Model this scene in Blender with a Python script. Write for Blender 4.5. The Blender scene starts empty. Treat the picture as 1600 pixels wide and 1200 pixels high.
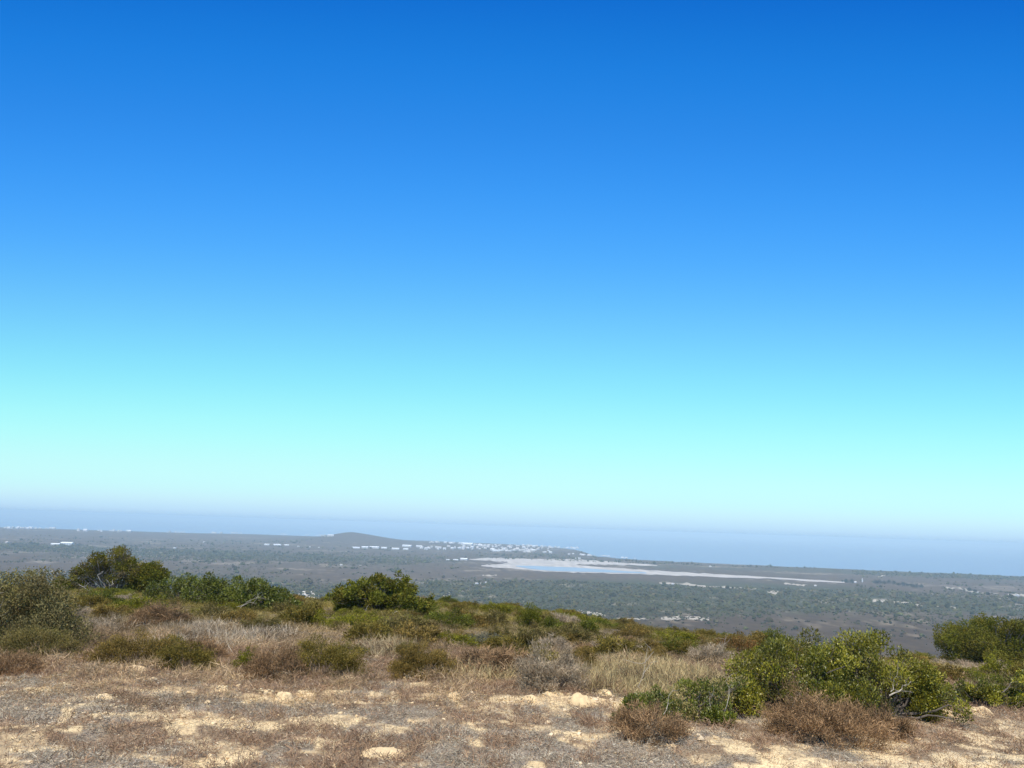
import bpy, math
import numpy as np
from mathutils import Matrix, Vector

rng = np.random.default_rng(11)
S = bpy.context.scene
COL = S.collection
R = math.radians

# ------------------------------------------------------------------ camera
FPX, EYE = 1200.0, 1.65
PITCH, ROLL = R(10.52), R(1.9)
cam_d = bpy.data.cameras.new('camera')
cam = bpy.data.objects.new('camera', cam_d)
COL.objects.link(cam)
cam_d.angle = 2 * math.atan(800 / FPX)
cam_d.clip_start, cam_d.clip_end = 0.05, 120000
MAT = Matrix.Rotation(R(90) + PITCH, 3, 'X') @ Matrix.Rotation(ROLL, 3, 'Z')
cam.matrix_world = Matrix.Translation((0, 0, EYE)) @ MAT.to_4x4()
S.camera = cam
RM = np.array(MAT)


def rays(px, py):
    """world directions of photo pixels (1600 x 1200)"""
    px, py = np.atleast_1d(np.asarray(px, float)), np.atleast_1d(np.asarray(py, float))
    d = np.stack([(px - 800) / FPX, (600 - py) / FPX, -np.ones_like(px)], 1)
    d = d @ RM.T
    return d / np.linalg.norm(d, axis=1, keepdims=True)


# ------------------------------------------------------------------ noise
def ss(a, b, x):
    t = np.clip((x - a) / (b - a), 0, 1)
    return t * t * (3 - 2 * t)


def _h(i, j, s):
    n = (i.astype(np.int64) * 374761393 + j.astype(np.int64) * 668265263 + s * 974634777) & 0xFFFFFFFF
    n = ((n ^ (n >> 13)) * 1274126177) & 0xFFFFFFFF
    n = ((n ^ (n >> 16)) * 2246822519) & 0xFFFFFFFF
    return ((n ^ (n >> 15)) & 0xFFFFFF) / float(0xFFFFFF)


def vn(x, y, s=0):
    i, j = np.floor(x), np.floor(y)
    u, v = x - i, y - j
    u, v = u * u * (3 - 2 * u), v * v * (3 - 2 * v)
    a, b, c, d = _h(i, j, s), _h(i + 1, j, s), _h(i, j + 1, s), _h(i + 1, j + 1, s)
    return (a * (1 - u) + b * u) * (1 - v) + (c * (1 - u) + d * u) * v


def fbm(x, y, s=0, o=4):
    t, a, n = 0, 0.5, 0
    for k in range(o):
        t = t + a * vn(x * 2 ** k + 17.3 * k, y * 2 ** k - 9.1 * k, s + k)
        n += a
        a *= 0.5
    return t / n


# ------------------------------------------------------------------ terrain
SEA = -140.0
CO_PX = np.array([-1500, -400, 0, 400, 600, 680, 760, 800, 860, 900, 930, 1000, 1100, 1200, 1300, 1600, 2100, 3200])
CO_D = np.array([6600, 6400, 6300, 6500, 6600, 6500, 6400, 6300, 5900, 5350, 4150, 3900, 3780, 3680, 3560, 3480, 3350, 3200.])
RI_PX = np.array([-1500, 0, 200, 400, 500, 620, 700, 800, 2000])
RI_D = np.array([5500, 5500, 5600, 5900, 5900, 5800, 5600, 5400, 5400.])
RI_Z = np.array([13, 13, 11, 17, 16, 10, 3, 0, 0.])


def pxof(x, y):
    return 792.6 + 1220 * np.clip(x / np.maximum(y, 1), -3, 3)


def plain(x, y):
    px = pxof(x, y)
    cd = np.interp(px, CO_PX, CO_D) + 60 * (fbm(px / 23, px * 0, 5, 3) - .5) * 2
    z = -128 - 9 * ss(700, 3200, y)
    z = z + 3.0 * (fbm(x / 500, y / 700, 3, 3) - .5) * ss(500, 900, y)
    ry = np.interp(px, RI_PX, RI_D)
    z = z + np.interp(px, RI_PX, RI_Z) * np.exp(-((y - ry) / 520) ** 2)
    # dark hill before the town
    hx, hy = (548 - 792.6) / 1220 * 5000, 5000.
    dx = (x - hx) * (5000 / np.maximum(y, 500))
    z = z + 60 * np.exp(-np.abs(dx / np.where(dx < 0, 230, 300)) ** 1.45) * np.exp(-((y - hy) / 420) ** 2)
    z = z + 13 * np.exp(-((dx + 60) / 520) ** 2) * np.exp(-((y - 5300) / 500) ** 2)
    # low rise at the coast on the right
    z = z + 4.0 * np.exp(-((px - 1290) / 90) ** 2) * np.exp(-((y - 3430) / 160) ** 2)
    z = np.where(y > cd - 160, z + (SEA - 3 - z) * ss(cd - 60, cd + 60, y), z)
    return z


def nearz(x, y):
    a = .070 + .050 * ss(-4, 28, x)
    yy = np.maximum(y, -25)
    t = np.clip((yy - 48) / 60, 0, 1)
    run = 60 * (t ** 3 - t ** 4 / 2) + np.maximum(yy - 108, 0)
    z = -a * yy - .16 * run
    z = z + (fbm(x / 7, y / 7, 40, 3) - .5) * .5 * ss(12, 30, yy)
    z = z + (fbm(x / 1.6, y / 1.6, 44, 4) - .5) * .16 * (1 - .6 * ss(30, 60, yy))
    z = z + (fbm(x / .55, y / .45, 47, 3) - .5) * .11 * (1 - ss(14, 24, yy))
    return z


def H(x, y):
    x, y = np.asarray(x, float), np.asarray(y, float)
    n, p = nearz(x, y), plain(x, y)
    k = 14.0
    h = np.clip(.5 + .5 * (n - p) / k, 0, 1)
    return p + (n - p) * h + k * h * (1 - h)


def cast(px, py, t0=2.5):
    """where the ray of a photo pixel meets the terrain -> (n,3)"""
    d = rays(px, py)
    ts = np.geomspace(t0, 9000, 420)
    P = d[:, None, :] * ts[None, :, None]
    below = (P[..., 2] + EYE) < H(P[..., 0], P[..., 1])
    i = np.where(below.any(1), below.argmax(1), len(ts) - 1)
    lo, hi = ts[np.maximum(i - 1, 0)], ts[i]
    for _ in range(24):
        m = (lo + hi) / 2
        b = (d[:, 2] * m + EYE) < H(d[:, 0] * m, d[:, 1] * m)
        hi, lo = np.where(b, m, hi), np.where(b, lo, m)
    Q = d * hi[:, None]
    Q[:, 2] += EYE
    return Q


# ------------------------------------------------------------------ mesh helpers
class MB:
    """collects vertices, faces and a colour per vertex into one mesh"""

    def __init__(s):
        s.v, s.c, s.f, s.n = [], [], [], 0

    def add(s, v, f, c=(1, 1, 1)):
        v = np.asarray(v, np.float32).reshape(-1, 3)
        c = np.asarray(c, np.float32)
        if c.ndim == 1:
            c = np.tile(c[:3], (len(v), 1))
        s.v.append(v)
        s.c.append(c[:, :3])
        s.f.append(np.asarray(f, np.int64) + s.n)
        s.n += len(v)

    def mesh(s, name, mats, smooth=False, mat_index=None):
        me = bpy.data.meshes.new(name)
        v = np.concatenate(s.v)
        me.vertices.add(len(v))
        me.vertices.foreach_set('co', v.ravel())
        tot = np.concatenate([np.full(len(f), f.shape[1]) for f in s.f])
        loops = np.concatenate([f.ravel() for f in s.f])
        start = np.concatenate([[0], np.cumsum(tot)[:-1]])
        me.loops.add(len(loops))
        me.loops.foreach_set('vertex_index', loops.astype(np.int32))
        me.polygons.add(len(tot))
        me.polygons.foreach_set('loop_start', start.astype(np.int32))
        me.polygons.foreach_set('use_smooth', np.full(len(tot), smooth))
        for m in mats if isinstance(mats, (list, tuple)) else [mats]:
            me.materials.append(m)
        if mat_index is not None:
            me.polygons.foreach_set('material_index', np.asarray(mat_index, np.int32))
        me.update(calc_edges=True)
        at = me.attributes.new('Col', 'FLOAT_COLOR', 'POINT')
        c = np.concatenate(s.c)
        at.data.foreach_set('color', np.concatenate([c, np.ones((len(c), 1), np.float32)], 1).ravel())
        return me


def link(name, me, parent=None, loc=(0, 0, 0), rz=0, label=None, cat=None, group=None, kind=None):
    o = bpy.data.objects.new(name, me)
    COL.objects.link(o)
    o.location = loc
    o.rotation_euler = (0, 0, rz)
    if parent is not None:
        o.parent = parent
    for k, v in (('label', label), ('category', cat), ('group', group), ('kind', kind)):
        if v:
            o[k] = v
    return o


def unit(v):
    return v / np.maximum(np.linalg.norm(v, axis=-1, keepdims=True), 1e-9)


def rdir(n, up=0.0, flat=1.0):
    d = rng.normal(size=(n, 3))
    d[:, 2] *= flat
    d = unit(d)
    d[:, 2] += up
    return unit(d)


def mixcol(pal, n, jit=.12):
    """one random colour of a palette per element with a little variation"""
    pal = np.asarray(pal, float)
    w = rng.random(n)
    k = rng.integers(0, len(pal), n)
    k2 = rng.integers(0, len(pal), n)
    c = pal[k] * w[:, None] + pal[k2] * (1 - w[:, None])
    return c * (1 + jit * rng.normal(size=(n, 1))).clip(.5, 1.6)


def blades(mb, P, D, L, W, C, bend=0.0):
    """thin tapering blades: a triangle each, or two faces when bent"""
    n = len(P)
    L = np.broadcast_to(L, n)[:, None]
    W = np.broadcast_to(W, n)[:, None]
    side = unit(np.cross(D, rng.normal(size=(n, 3)))) * W / 2
    if bend:
        k = P + D * L * .55
        D2 = unit(D + bend * rng.normal(size=(n, 3)))
        V = np.stack([P - side, P + side, k + side * .7, k - side * .7, k + D2 * L * .45], 1).reshape(-1, 3)
        i = np.arange(n)[:, None] * 5
        C5 = np.repeat(C, 5, 0)
        base = mb.n
        mb.add(V, i + np.array([0, 1, 2, 3]), C5)
        mb.f.append((i + np.array([3, 2, 4])) + base)
    else:
        V = np.stack([P - side, P + side, P + D * L], 1).reshape(-1, 3)
        mb.add(V, np.arange(n)[:, None] * 3 + np.array([0, 1, 2]), np.repeat(C, 3, 0))


def leaves(mb, P, D, L, W, C, curl=.25):
    """leaf shaped quads folded a little along the midrib"""
    n = len(P)
    L = np.broadcast_to(L, n)[:, None]
    W = np.broadcast_to(W, n)[:, None]
    side = unit(np.cross(D, rng.normal(size=(n, 3))))
    nor = np.cross(side, D)
    m = P + D * L * .5
    V = np.stack([P, m + side * W / 2 + nor * W * curl, P + D * L, m - side * W / 2 + nor * W * curl], 1).reshape(-1, 3)
    i = np.arange(n)[:, None] * 4
    base = mb.n
    mb.add(V, i + np.array([0, 1, 2]), np.repeat(C, 4, 0))
    mb.f.append(i + np.array([0, 2, 3]) + base)


def tube(mb, pts, r0, r1, col, sides=5):
    pts = np.asarray(pts, float)
    n = len(pts)
    T = unit(np.gradient(pts, axis=0))
    A = unit(np.cross(T, np.array([.31, .17, .93])))
    B = np.cross(T, A)
    rad = np.linspace(r0, r1, n)[:, None, None]
    an = np.linspace(0, 2 * np.pi, sides, endpoint=False)
    V = pts[:, None, :] + rad * (np.cos(an)[None, :, None] * A[:, None, :] + np.sin(an)[None, :, None] * B[:, None, :])
    i = np.arange(n - 1)[:, None] * sides
    j = np.arange(sides)[None, :]
    q = np.stack([i + j, i + (j + 1) % sides, i + sides + (j + 1) % sides, i + sides + j], -1).reshape(-1, 4)
    mb.add(V.reshape(-1, 3), q, col)


def wander(p0, p1, n=7, amp=.08):
    t = np.linspace(0, 1, n)[:, None]
    p0, p1 = np.asarray(p0, float), np.asarray(p1, float)
    L = np.linalg.norm(p1 - p0)
    off = np.cumsum(rng.normal(size=(n, 3)), 0) * amp * L / 2
    off = off - off[0] - t * (off[-1] - off[0])
    return p0 + (p1 - p0) * t + off


# ------------------------------------------------------------------ materials
def new_mat(name):
    m = bpy.data.materials.new(name)
    m.use_nodes = True
    nt = m.node_tree
    nt.nodes.clear()
    return m, nt, nt.nodes.new('ShaderNodeOutputMaterial')


def N(nt, t, **kw):
    n = nt.nodes.new(t)
    for k, v in kw.items():
        if k.startswith('_'):
            setattr(n, k[1:], v)
        else:
            n.inputs[k.replace('__', ' ')].default_value = v
    return n


def col_mat(name, rough=.8, spec=.2, trans=0.0, noise=0.0, scale=20.0, bump=0.0):
    """base colour from the mesh's own colour attribute, varied by a 3-d noise"""
    m, nt, out = new_mat(name)
    L = nt.links.new
    at = N(nt, 'ShaderNodeAttribute', _attribute_name='Col')
    src = at.outputs['Color']
    if noise or bump:
        tc = N(nt, 'ShaderNodeTexCoord')
        no = N(nt, 'ShaderNodeTexNoise', Scale=scale, Detail=6.0, Roughness=.65)
        L(tc.outputs['Object'], no.inputs['Vector'])
    if noise:
        mr = N(nt, 'ShaderNodeMapRange', From__Min=.3, From__Max=.7, To__Min=1 - noise, To__Max=1 + noise)
        L(no.outputs['Fac'], mr.inputs['Value'])
        mu = N(nt, 'ShaderNodeVectorMath', _operation='SCALE')
        L(src, mu.inputs[0])
        L(mr.outputs[0], mu.inputs['Scale'])
        src = mu.outputs[0]
    b = N(nt, 'ShaderNodeBsdfPrincipled', Roughness=rough)
    b.inputs['Specular IOR Level'].default_value = spec
    L(src, b.inputs['Base Color'])
    if bump:
        bp = N(nt, 'ShaderNodeBump', Strength=bump, Distance=.03)
        L(no.outputs['Fac'], bp.inputs['Height'])
        L(bp.outputs[0], b.inputs['Normal'])
    sh = b.outputs[0]
    if trans:
        t = N(nt, 'ShaderNodeBsdfTranslucent')
        L(src, t.inputs['Color'])
        mx = N(nt, 'ShaderNodeMixShader', Fac=trans)
        L(sh, mx.inputs[1])
        L(t.outputs[0], mx.inputs[2])
        sh = mx.outputs[0]
    L(sh, out.inputs['Surface'])
    return m


M_LEAF = col_mat('glossy_leaf', .42, .35, .16)
M_FINE = col_mat('fine_foliage', .8, .08, .22)
M_DRY = col_mat('dry_twig', .85, .12, .12)
M_BARK = col_mat('bark', .85, .15, 0, .35, 14, .4)
M_SAND = col_mat('sand', .95, .1, 0, .16, 9, .5)
M_NEAR = col_mat('hilltop_soil', .95, .1, 0, .30, 26, .5)
M_PLAIN = col_mat('scrub_plain', .95, .05, 0, .18, .05)
M_FARLEAF = col_mat('distant_foliage', .9, .05, 0, .2, .4)
M_WALL = col_mat('white_plaster', .7, .3, 0, .05, .5)
M_PAN = col_mat('salt_pan', .9, .1, 0, .10, .02)


def water_mat(name, col, rough):
    m, nt, out = new_mat(name)
    b = N(nt, 'ShaderNodeBsdfPrincipled', Roughness=rough, IOR=1.33)
    b.inputs['Base Color'].default_value = (*col, 1)
    b.inputs['Specular IOR Level'].default_value = .3
    nt.links.new(b.outputs[0], out.inputs['Surface'])
    return m


M_SEA = water_mat('sea_water', (.17, .22, .30), .35)
M_POOL = water_mat('pan_water', (.25, .32, .37), .5)

# ------------------------------------------------------------------ ground cover masks (world space)
def blobs(spec):
    """elongated patches given by the place they lie on: (px, py, half width px, half height px, weight)"""
    P = cast([s[0] for s in spec], [s[1] for s in spec])
    P2 = cast([s[0] for s in spec], [s[1] - s[3] for s in spec])
    D = np.linalg.norm(P[:, :2], axis=1)
    return [(P[i, 0], P[i, 1], spec[i][2] / FPX * D[i], max(abs(P2[i, 1] - P[i, 1]), .05), spec[i][4]) for i in range(len(spec))]


def fld(bl, x, y):
    t = np.zeros_like(x)
    for bx, by, rx, ry, w in bl:
        t = t + w * np.exp(-((x - bx) / rx) ** 2 - ((y - by) / ry) ** 2)
    return t


GREY = blobs([(60, 1112, 130, 18, 1), (430, 1108, 95, 14, 1), (900, 1150, 150, 30, 1.1), (720, 1175, 130, 25, .9), (210, 1186, 150, 16, .9),
              (520, 1140, 110, 14, .8), (340, 1105, 60, 12, .8), (640, 1112, 60, 8, .6), (1590, 1150, 60, 20, .5), (920, 1112, 60, 8, .8)])
BROWN = blobs([(90, 1150, 150, 14, .9), (260, 1100, 140, 14, .6), (560, 1190, 160, 18, .9), (700, 1118, 160, 8, .8), (180, 1165, 90, 10, .5),
               (1380, 1140, 60, 9, .7), (1500, 1180, 120, 10, .6), (1290, 1165, 110, 10, .4), (400, 1158, 120, 14, .7), (760, 1150, 60, 10, .5)])
BARE = blobs([(450, 1128, 170, 9, .9), (140, 1093, 50, 8, 1), (210, 1122, 120, 9, .8), (1350, 1160, 210, 16, .9), (1460, 1190, 150, 14, .9),
              (900, 1090, 90, 8, 1.2), (780, 1095, 80, 8, .8), (300, 1195, 60, 10, .9), (1200, 1180, 100, 12, .5), (380, 1180, 50, 10, .6), (330, 1130, 120, 8, .8)])


def cover(x, y):
    """grey litter, brown scrub, bare sand weights at ground points"""
    n1 = fbm(x / .42, y / .50, 60, 5) - .5
    n2 = fbm(x / .36 + 31, y / .45, 71, 5) - .5
    n3 = fbm(x / 2.0, y / 1.6, 83, 3) - .5
    b = fld(BARE, x, y)
    g = ss(.30, .55, .62 * fld(GREY, x, y) + 2.3 * n1 + .9 * n3 - .32 * b + .08)
    br = ss(.26, .52, .55 * fld(BROWN, x, y) + 2.5 * n2 - .7 * n3 - .25 * b + .31 + .9 * ss(11, 15, y))
    return g, br * (1 - .7 * g), b


def bands(px, y):
    """where denser bush (positive) and open heath (negative) lie across the plain"""
    y0 = np.interp(px, [0, 600, 900, 1100, 1300, 1600], [1050, 1080, 1160, 1260, 1450, 1520]) + 90 * (fbm(px / 60, y / 300, 150, 3) - .5) * 2
    y1 = np.interp(px, [0, 600, 900, 1200, 1600], [1650, 1750, 2150, 2200, 2050]) + 150 * (fbm(px / 70, y / 300, 160, 3) - .5) * 2
    b = ss(y0 - 120, y0 + 120, y) * ss(y1 + 260, y1 - 260, y)
    b = b + .8 * np.exp(-((y - 3000) / 330) ** 2) * ss(800, 500, px) + .7 * np.exp(-((y - 3250) / 260) ** 2) * ss(900, 1100, px)
    return b


# ------------------------------------------------------------------ GROUND (one sheet to the coast and under the sea)
def build_ground():
    front = np.linspace(-R(52), R(52), 1000)
    back = np.linspace(R(52), 2 * np.pi - R(52), 60)[1:-1]
    th = np.concatenate([front, back])
    nt = len(th)
    rr = np.concatenate([np.geomspace(.6, 140, 520), np.geomspace(140, 9500, 480)[1:]])
    nr = len(rr)
    T, Q = np.meshgrid(th, rr)
    x, y = np.sin(T) * Q, np.cos(T) * Q
    z = np.where(y > 0, H(x, np.maximum(y, 0)), nearz(x, y))
    z = np.where((y <= 0), np.maximum(z, -60), z)
    V = np.stack([x, y, z], -1).reshape(-1, 3)
    # colours: bare sand / litter near, plant cover of the plain far
    g, br, b = cover(x, y)
    sand = np.array([.68, .505, .272])
    lit = np.array([.17, .115, .075])
    grey = np.array([.25, .215, .18])
    t = fbm(x / .3, y / .5, 90, 4)
    t2 = fbm(x / 5, y / 5, 91, 3)
    C = sand * (.78 + .42 * t[..., None]) * (1 - .15 * (t2[..., None] - .5) * 2 * np.array([.3, .6, 1.]))
    fine = ss(.44, .60, fbm(x / .16, y / .22, 95, 4) + .1 * (t2 - .5) - .12 * np.minimum(b, 1))[..., None]
    C = C * (1 - .55 * fine) + lit * 1.25 * .55 * fine
    C = C * (1 - .80 * g[..., None]) + grey * .80 * g[..., None]
    C = C * (1 - .85 * br[..., None]) + lit * .85 * br[..., None]
    scrub = ss(15, 24, y)[..., None]
    C = C * (1 - .8 * scrub) + np.array([.17, .125, .075]) * .8 * scrub
    # plain
    px = pxof(x, y)
    heath, bush, pale = np.array([.092, .067, .044]), np.array([.054, .056, .027]), np.array([.26, .21, .15])
    big = fbm(x / 420, y / 900, 120, 4)
    mid = fbm(x / 60, y / 130, 126, 4)
    sm = fbm(x / 12, y / 30, 131, 3)
    band = bands(px, y)
    w = ss(.38, .80, .35 * big + .30 * mid + .25 * sm + .34 * band - .06)
    P = heath * (1 - w[..., None]) + bush * w[..., None]
    lm = ss(.60, .74, fbm(px / 75, y / 110, 140, 4) * .72 + .28 * sm + .04 * ss(600, 200, px) * np.exp(-((y - 2350) / 350) ** 2))
    P = P * (1 - .6 * lm[..., None]) + pale * .6 * lm[..., None]
    P = P * (1 - .30 * ss(1500, 1150, y)[..., None] * np.array([.8, 1, 1.3]))
    P = P * (.68 + .64 * sm[..., None])
    hill = np.exp(-(((px - 548) / 130) ** 2)) * ss(4300, 4700, y)
    P = P * (1 - .7 * hill[..., None]) + np.array([.085, .068, .050]) * .7 * hill[..., None]
    f = ss(70, 200, y)[..., None]
    C = C * (1 - f) + P * f
    i = np.arange(nr - 1)[:, None] * nt
    j = np.arange(nt)[None, :]
    q = np.stack([i + j, i + nt + j, i + nt + (j + 1) % nt, i + (j + 1) % nt], -1)[..., ::-1]
    mi = np.broadcast_to((rr[:-1] > 130)[:, None], (nr - 1, nt)).ravel().astype(int)
    mb = MB()
    mb.add(V, q.reshape(-1, 4), C.reshape(-1, 3))
    # close the middle under the camera
    c = len(V)
    mb.add([[0, 0, float(H(0, 0.01))]], np.zeros((0, 3)), sand)
    mb.f.append(np.stack([np.arange(nt), np.full(nt, c), (np.arange(nt) + 1) % nt], 1)[:, ::-1])
    mi = np.concatenate([mi, np.zeros(0, int), np.zeros(nt, int)])
    return link('ground', mb.mesh('ground', [M_NEAR, M_PLAIN], True, mi), kind='structure')


build_ground()

# sea
mb = MB()
an = np.linspace(0, 2 * np.pi, 180, endpoint=False)
ring = np.stack([np.sin(an), np.cos(an)], 1)
rs = [2600, 6000, 14000, 43000]
V = np.concatenate([np.concatenate([ring * r, np.full((180, 1), SEA)], 1) for r in rs])
i = np.arange(3)[:, None] * 180
j = np.arange(180)[None, :]
mb.add(V, np.stack([i + j, i + (j + 1) % 180, i + 180 + (j + 1) % 180, i + 180 + j], -1).reshape(-1, 4)[:, ::-1], (.1, .2, .3))
link('sea', mb.mesh('sea', M_SEA), kind='structure')


# ------------------------------------------------------------------ sheets lying on the plain: pan, pools, sand tracks
def sheet(name, cols, lift, mat, col, sub=6, ragged=.45):
    cols = np.asarray(cols, float)
    t = np.linspace(0, len(cols) - 1, (len(cols) - 1) * sub + 1)
    px = np.interp(t, np.arange(len(cols)), cols[:, 0])
    a = np.interp(t, np.arange(len(cols)), cols[:, 1]) + ragged * rng.normal(size=len(t)) * .8
    b = np.interp(t, np.arange(len(cols)), cols[:, 2]) + ragged * rng.normal(size=len(t)) * .8
    m = (a + b) / 2
    a, b = np.minimum(a, m - .15), np.maximum(b, m + .15)
    k = 5
    G = []
    for w in np.linspace(0, 1, k):
        Q = cast(px, a * (1 - w) + b * w, 450)
        Q[:, 2] = H(Q[:, 0], Q[:, 1]) + lift
        G.append(Q)
    G = np.stack(G, 1)
    n = len(t)
    i = np.arange(n - 1)[:, None] * k
    j = np.arange(k - 1)[None, :]
    q = np.stack([i + j, i + j + 1, i + k + j + 1, i + k + j], -1).reshape(-1, 4)
    mb = MB()
    c = np.asarray(col) * (1 + .10 * rng.normal(size=(n * k, 1)))
    mb.add(G.reshape(-1, 3), q, c)
    return link(name, mb.mesh(name, mat), kind='structure')


PINK, CHALK = (.41, .365, .31), (.37, .315, .24)
sheet('salt_pan', [(733, 873.5, 874.5), (765, 871.5, 876), (800, 872.5, 881), (850, 873.5, 883), (890, 874, 882), (920, 875.5, 882), (950, 877, 882.6),
                   (980, 880, 883), (1027, 883, 884.4)], .35, M_PAN, PINK)
sheet('salt_pan', [(752, 884, 885), (770, 882, 886.5), (800, 880.5, 888.5), (850, 882.5, 893.5), (890, 881.8, 894.5), (930, 885.5, 895.8), (1000, 890, 897.8),
                   (1050, 893.5, 899.3), (1100, 896.5, 901), (1200, 901.6, 904.6), (1320, 909.5, 911.3)], .7, M_PAN, PINK)
sheet('shallow_water', [(806, 884.3, 885.5), (830, 884.6, 889.5), (860, 885.8, 892.5), (890, 886.7, 893.4), (920, 888.7, 894.1), (960, 891.6, 895), (1010, 895, 896.4)],
      1.1, M_POOL, (1, 1, 1), ragged=.1)
sheet('mud_bank', [(776, 878, 879.5), (785, 877.6, 880.6), (793, 878, 880.6)], 1.0, M_PAN, (.16, .13, .11))
for tr in ([(1030, 909.8, 912), (1060, 911.5, 913.6), (1100, 914, 917), (1140, 917, 919.3), (1182, 919.5, 922)],
           [(1199, 923.5, 926.5), (1210, 924, 928.2), (1221, 925.5, 928.4)],
           [(1362, 936.5, 939.6), (1390, 938.7, 942.2), (1420, 940.9, 945.2), (1442, 943.4, 946.4)],
           [(1452, 945, 947), (1475, 947, 950), (1498, 950, 952)],
           [(866, 955, 957), (885, 952.8, 957.4), (905, 954, 959), (930, 956.5, 961.5), (946, 960, 963)],
           [(1033, 965, 968.5), (1060, 962.4, 969), (1085, 963.5, 968), (1108, 966, 970)],
           [(780, 950, 951.6), (797, 951.5, 954.6), (809, 951.6, 955)],
           [(1225, 911.5, 912.8), (1243, 911.8, 914.4), (1262, 914.3, 915.5)],
           [(1478, 917.5, 918.7), (1500, 918.5, 919.8), (1525, 926, 927.5), (1560, 926.3, 928)],
           [(1575, 928, 930.5), (1600, 928.8, 932), (1640, 930, 932)],
           [(718, 924.8, 926), (727, 922.4, 923.6), (737, 919.8, 921)],
           [(689, 931, 933.4), (697, 927.5, 933.5), (703, 925, 929.5)],
           [(1372, 900.8, 901.6), (1384, 898, 899.2)],
           [(466, 928, 932), (480, 926, 938), (498, 929, 938)],
           [(505, 936, 946), (520, 934, 947), (532, 938, 947)],
           [(1036, 998.6, 999.6), (1065, 1000.4, 1001.8), (1105, 1003.8, 1004.8)],
           [(628, 908.5, 909.4), (642, 908.3, 909.4)],
           [(754, 898.8, 899.8), (776, 898.6, 899.9)],
           [(960, 966.5, 967.5), (990, 966, 968), (1015, 967.5, 968.5)],
           [(715, 951, 953.5), (735, 951, 954.8), (750, 953, 955)]):
    sheet('sandy_track', tr, .3, M_SAND, CHALK, ragged=1.0)


# ------------------------------------------------------------------ buildings of the plain and the far towns
def house_mesh(name, w, d, h, roof, wall=(.8, .79, .76), rc=None, ridge_x=True):
    """gabled house: walls, roof with a small overhang, dark door and window openings"""
    rc = wall if rc is None else rc
    mb = MB()
    x, y = w / 2, d / 2
    v = [(-x, -y, -1), (x, -y, -1), (x, y, -1), (-x, y, -1), (-x, -y, h), (x, -y, h), (x, y, h), (-x, y, h), (-x, 0, h + roof), (x, 0, h + roof)]
    mb.add(v, [(0, 1, 5, 4), (1, 2, 6, 5), (2, 3, 7, 6), (3, 0, 4, 7)], wall)
    mb.f.append(np.array([(5, 6, 9), (7, 4, 8)]))
    e = .04 * d
    v = [(-x - e, -y - e, h - .1), (x + e, -y - e, h - .1), (x + e, 0, h + roof + .12), (-x - e, 0, h + roof + .12), (-x - e, y + e, h - .1), (x + e, y + e, h - .1)]
    mb.add(v, [(0, 1, 2, 3), (3, 2, 5, 4)], rc)
    k = max(2, int(w / 4))
    for q in range(k):
        cx = -x + (q + .5) * w / k
        ww = w / k * .22
        top, bot = (h * .78, h * .35) if q != k // 2 else (h * .75, 0)
        mb.add([(cx - ww, -y - .05, bot), (cx + ww, -y - .05, bot), (cx + ww, -y - .05, top), (cx - ww, -y - .05, top)], [(0, 1, 2, 3)], (.06, .07, .08))
    return mb.mesh(name, M_WALL)


WH = (.62, .61, .59)
HOUSE = [house_mesh('house', 10, 8, 4, 2.2, WH, (.52, .47, .43)), house_mesh('house', 14, 9, 6, 2.5, WH, (.62, .60, .58)), house_mesh('house', 12, 8, 5, 2, (.78, .75, .70), (.5, .44, .40)),
         house_mesh('house', 9, 8, 7, 1.6, (.50, .47, .42))]
SHED = house_mesh('shed', 48, 18, 7, 3, WH, (.85, .85, .84))
SHED2 = house_mesh('shed', 30, 14, 6, 2.4, WH, (.80, .80, .78))


def place(name, me, px, py, label, cat, group=None, rz=0., sc=1., parent=None):
    p = cast([px], [py], 450)[0]
    o = link(name, me, None, (p[0], p[1], float(H(p[0], p[1]))), rz, label, cat, group)
    o.scale = (sc, sc, sc)
    return o


def town(spec, label, group, sc=(.8, 1.3)):
    """rows of tiny houses: (px0, py0, px1, py1, scatter px, count)"""
    for x0, y0, x1, y1, s, n in spec:
        for k in range(n):
            t = rng.random()
            px = x0 + (x1 - x0) * t
            py = y0 + (y1 - y0) * t + rng.uniform(-s, s)
            place('house', HOUSE[rng.integers(0, 4)], px, py, label, 'house', group, rng.normal() * .35, rng.uniform(*sc))


town([(0, 826, 88, 826.6, .5, 20)], 'tiny white house on the far left end of the coastal ridge', 'white houses at the left end of the coastal ridge', (1.1, 1.9))
town([(118, 829.5, 207, 831, .7, 20)], 'tiny white house in the second cluster along the ridge, above the tall tree', 'white houses on the ridge above the tall tree', (1., 1.7))
town([(256, 832, 295, 832.4, .2, 8), (325, 833.6, 400, 834, .2, 13), (430, 835.6, 450, 836, .3, 5), (474, 836.5, 520, 838, .6, 14)],
     'tiny pale house strung along the ridge left of the dark hill', 'pale houses along the ridge left of the dark hill', (.8, 1.5))
town([(662, 847, 720, 849.5, .8, 14), (655, 857, 700, 858, 1.5, 14), (700, 855, 790, 858, 3.2, 40), (720, 851.5, 800, 854, 1.5, 26), (785, 857, 860, 860, 3.2, 34), (800, 852, 905, 857.5, 1.2, 36),
      (790, 861.6, 862, 864, .6, 16)],
     'tiny white house in the hazy town right of the dark hill', 'white houses of the hazy coastal town', (.8, 1.5))
town([(888, 866, 965, 871.5, .7, 18), (970, 872.5, 1010, 874, .5, 4)], 'tiny white house on the shore beyond the salt pan', 'white houses on the shore beyond the pan', (.6, 1.0))
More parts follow.
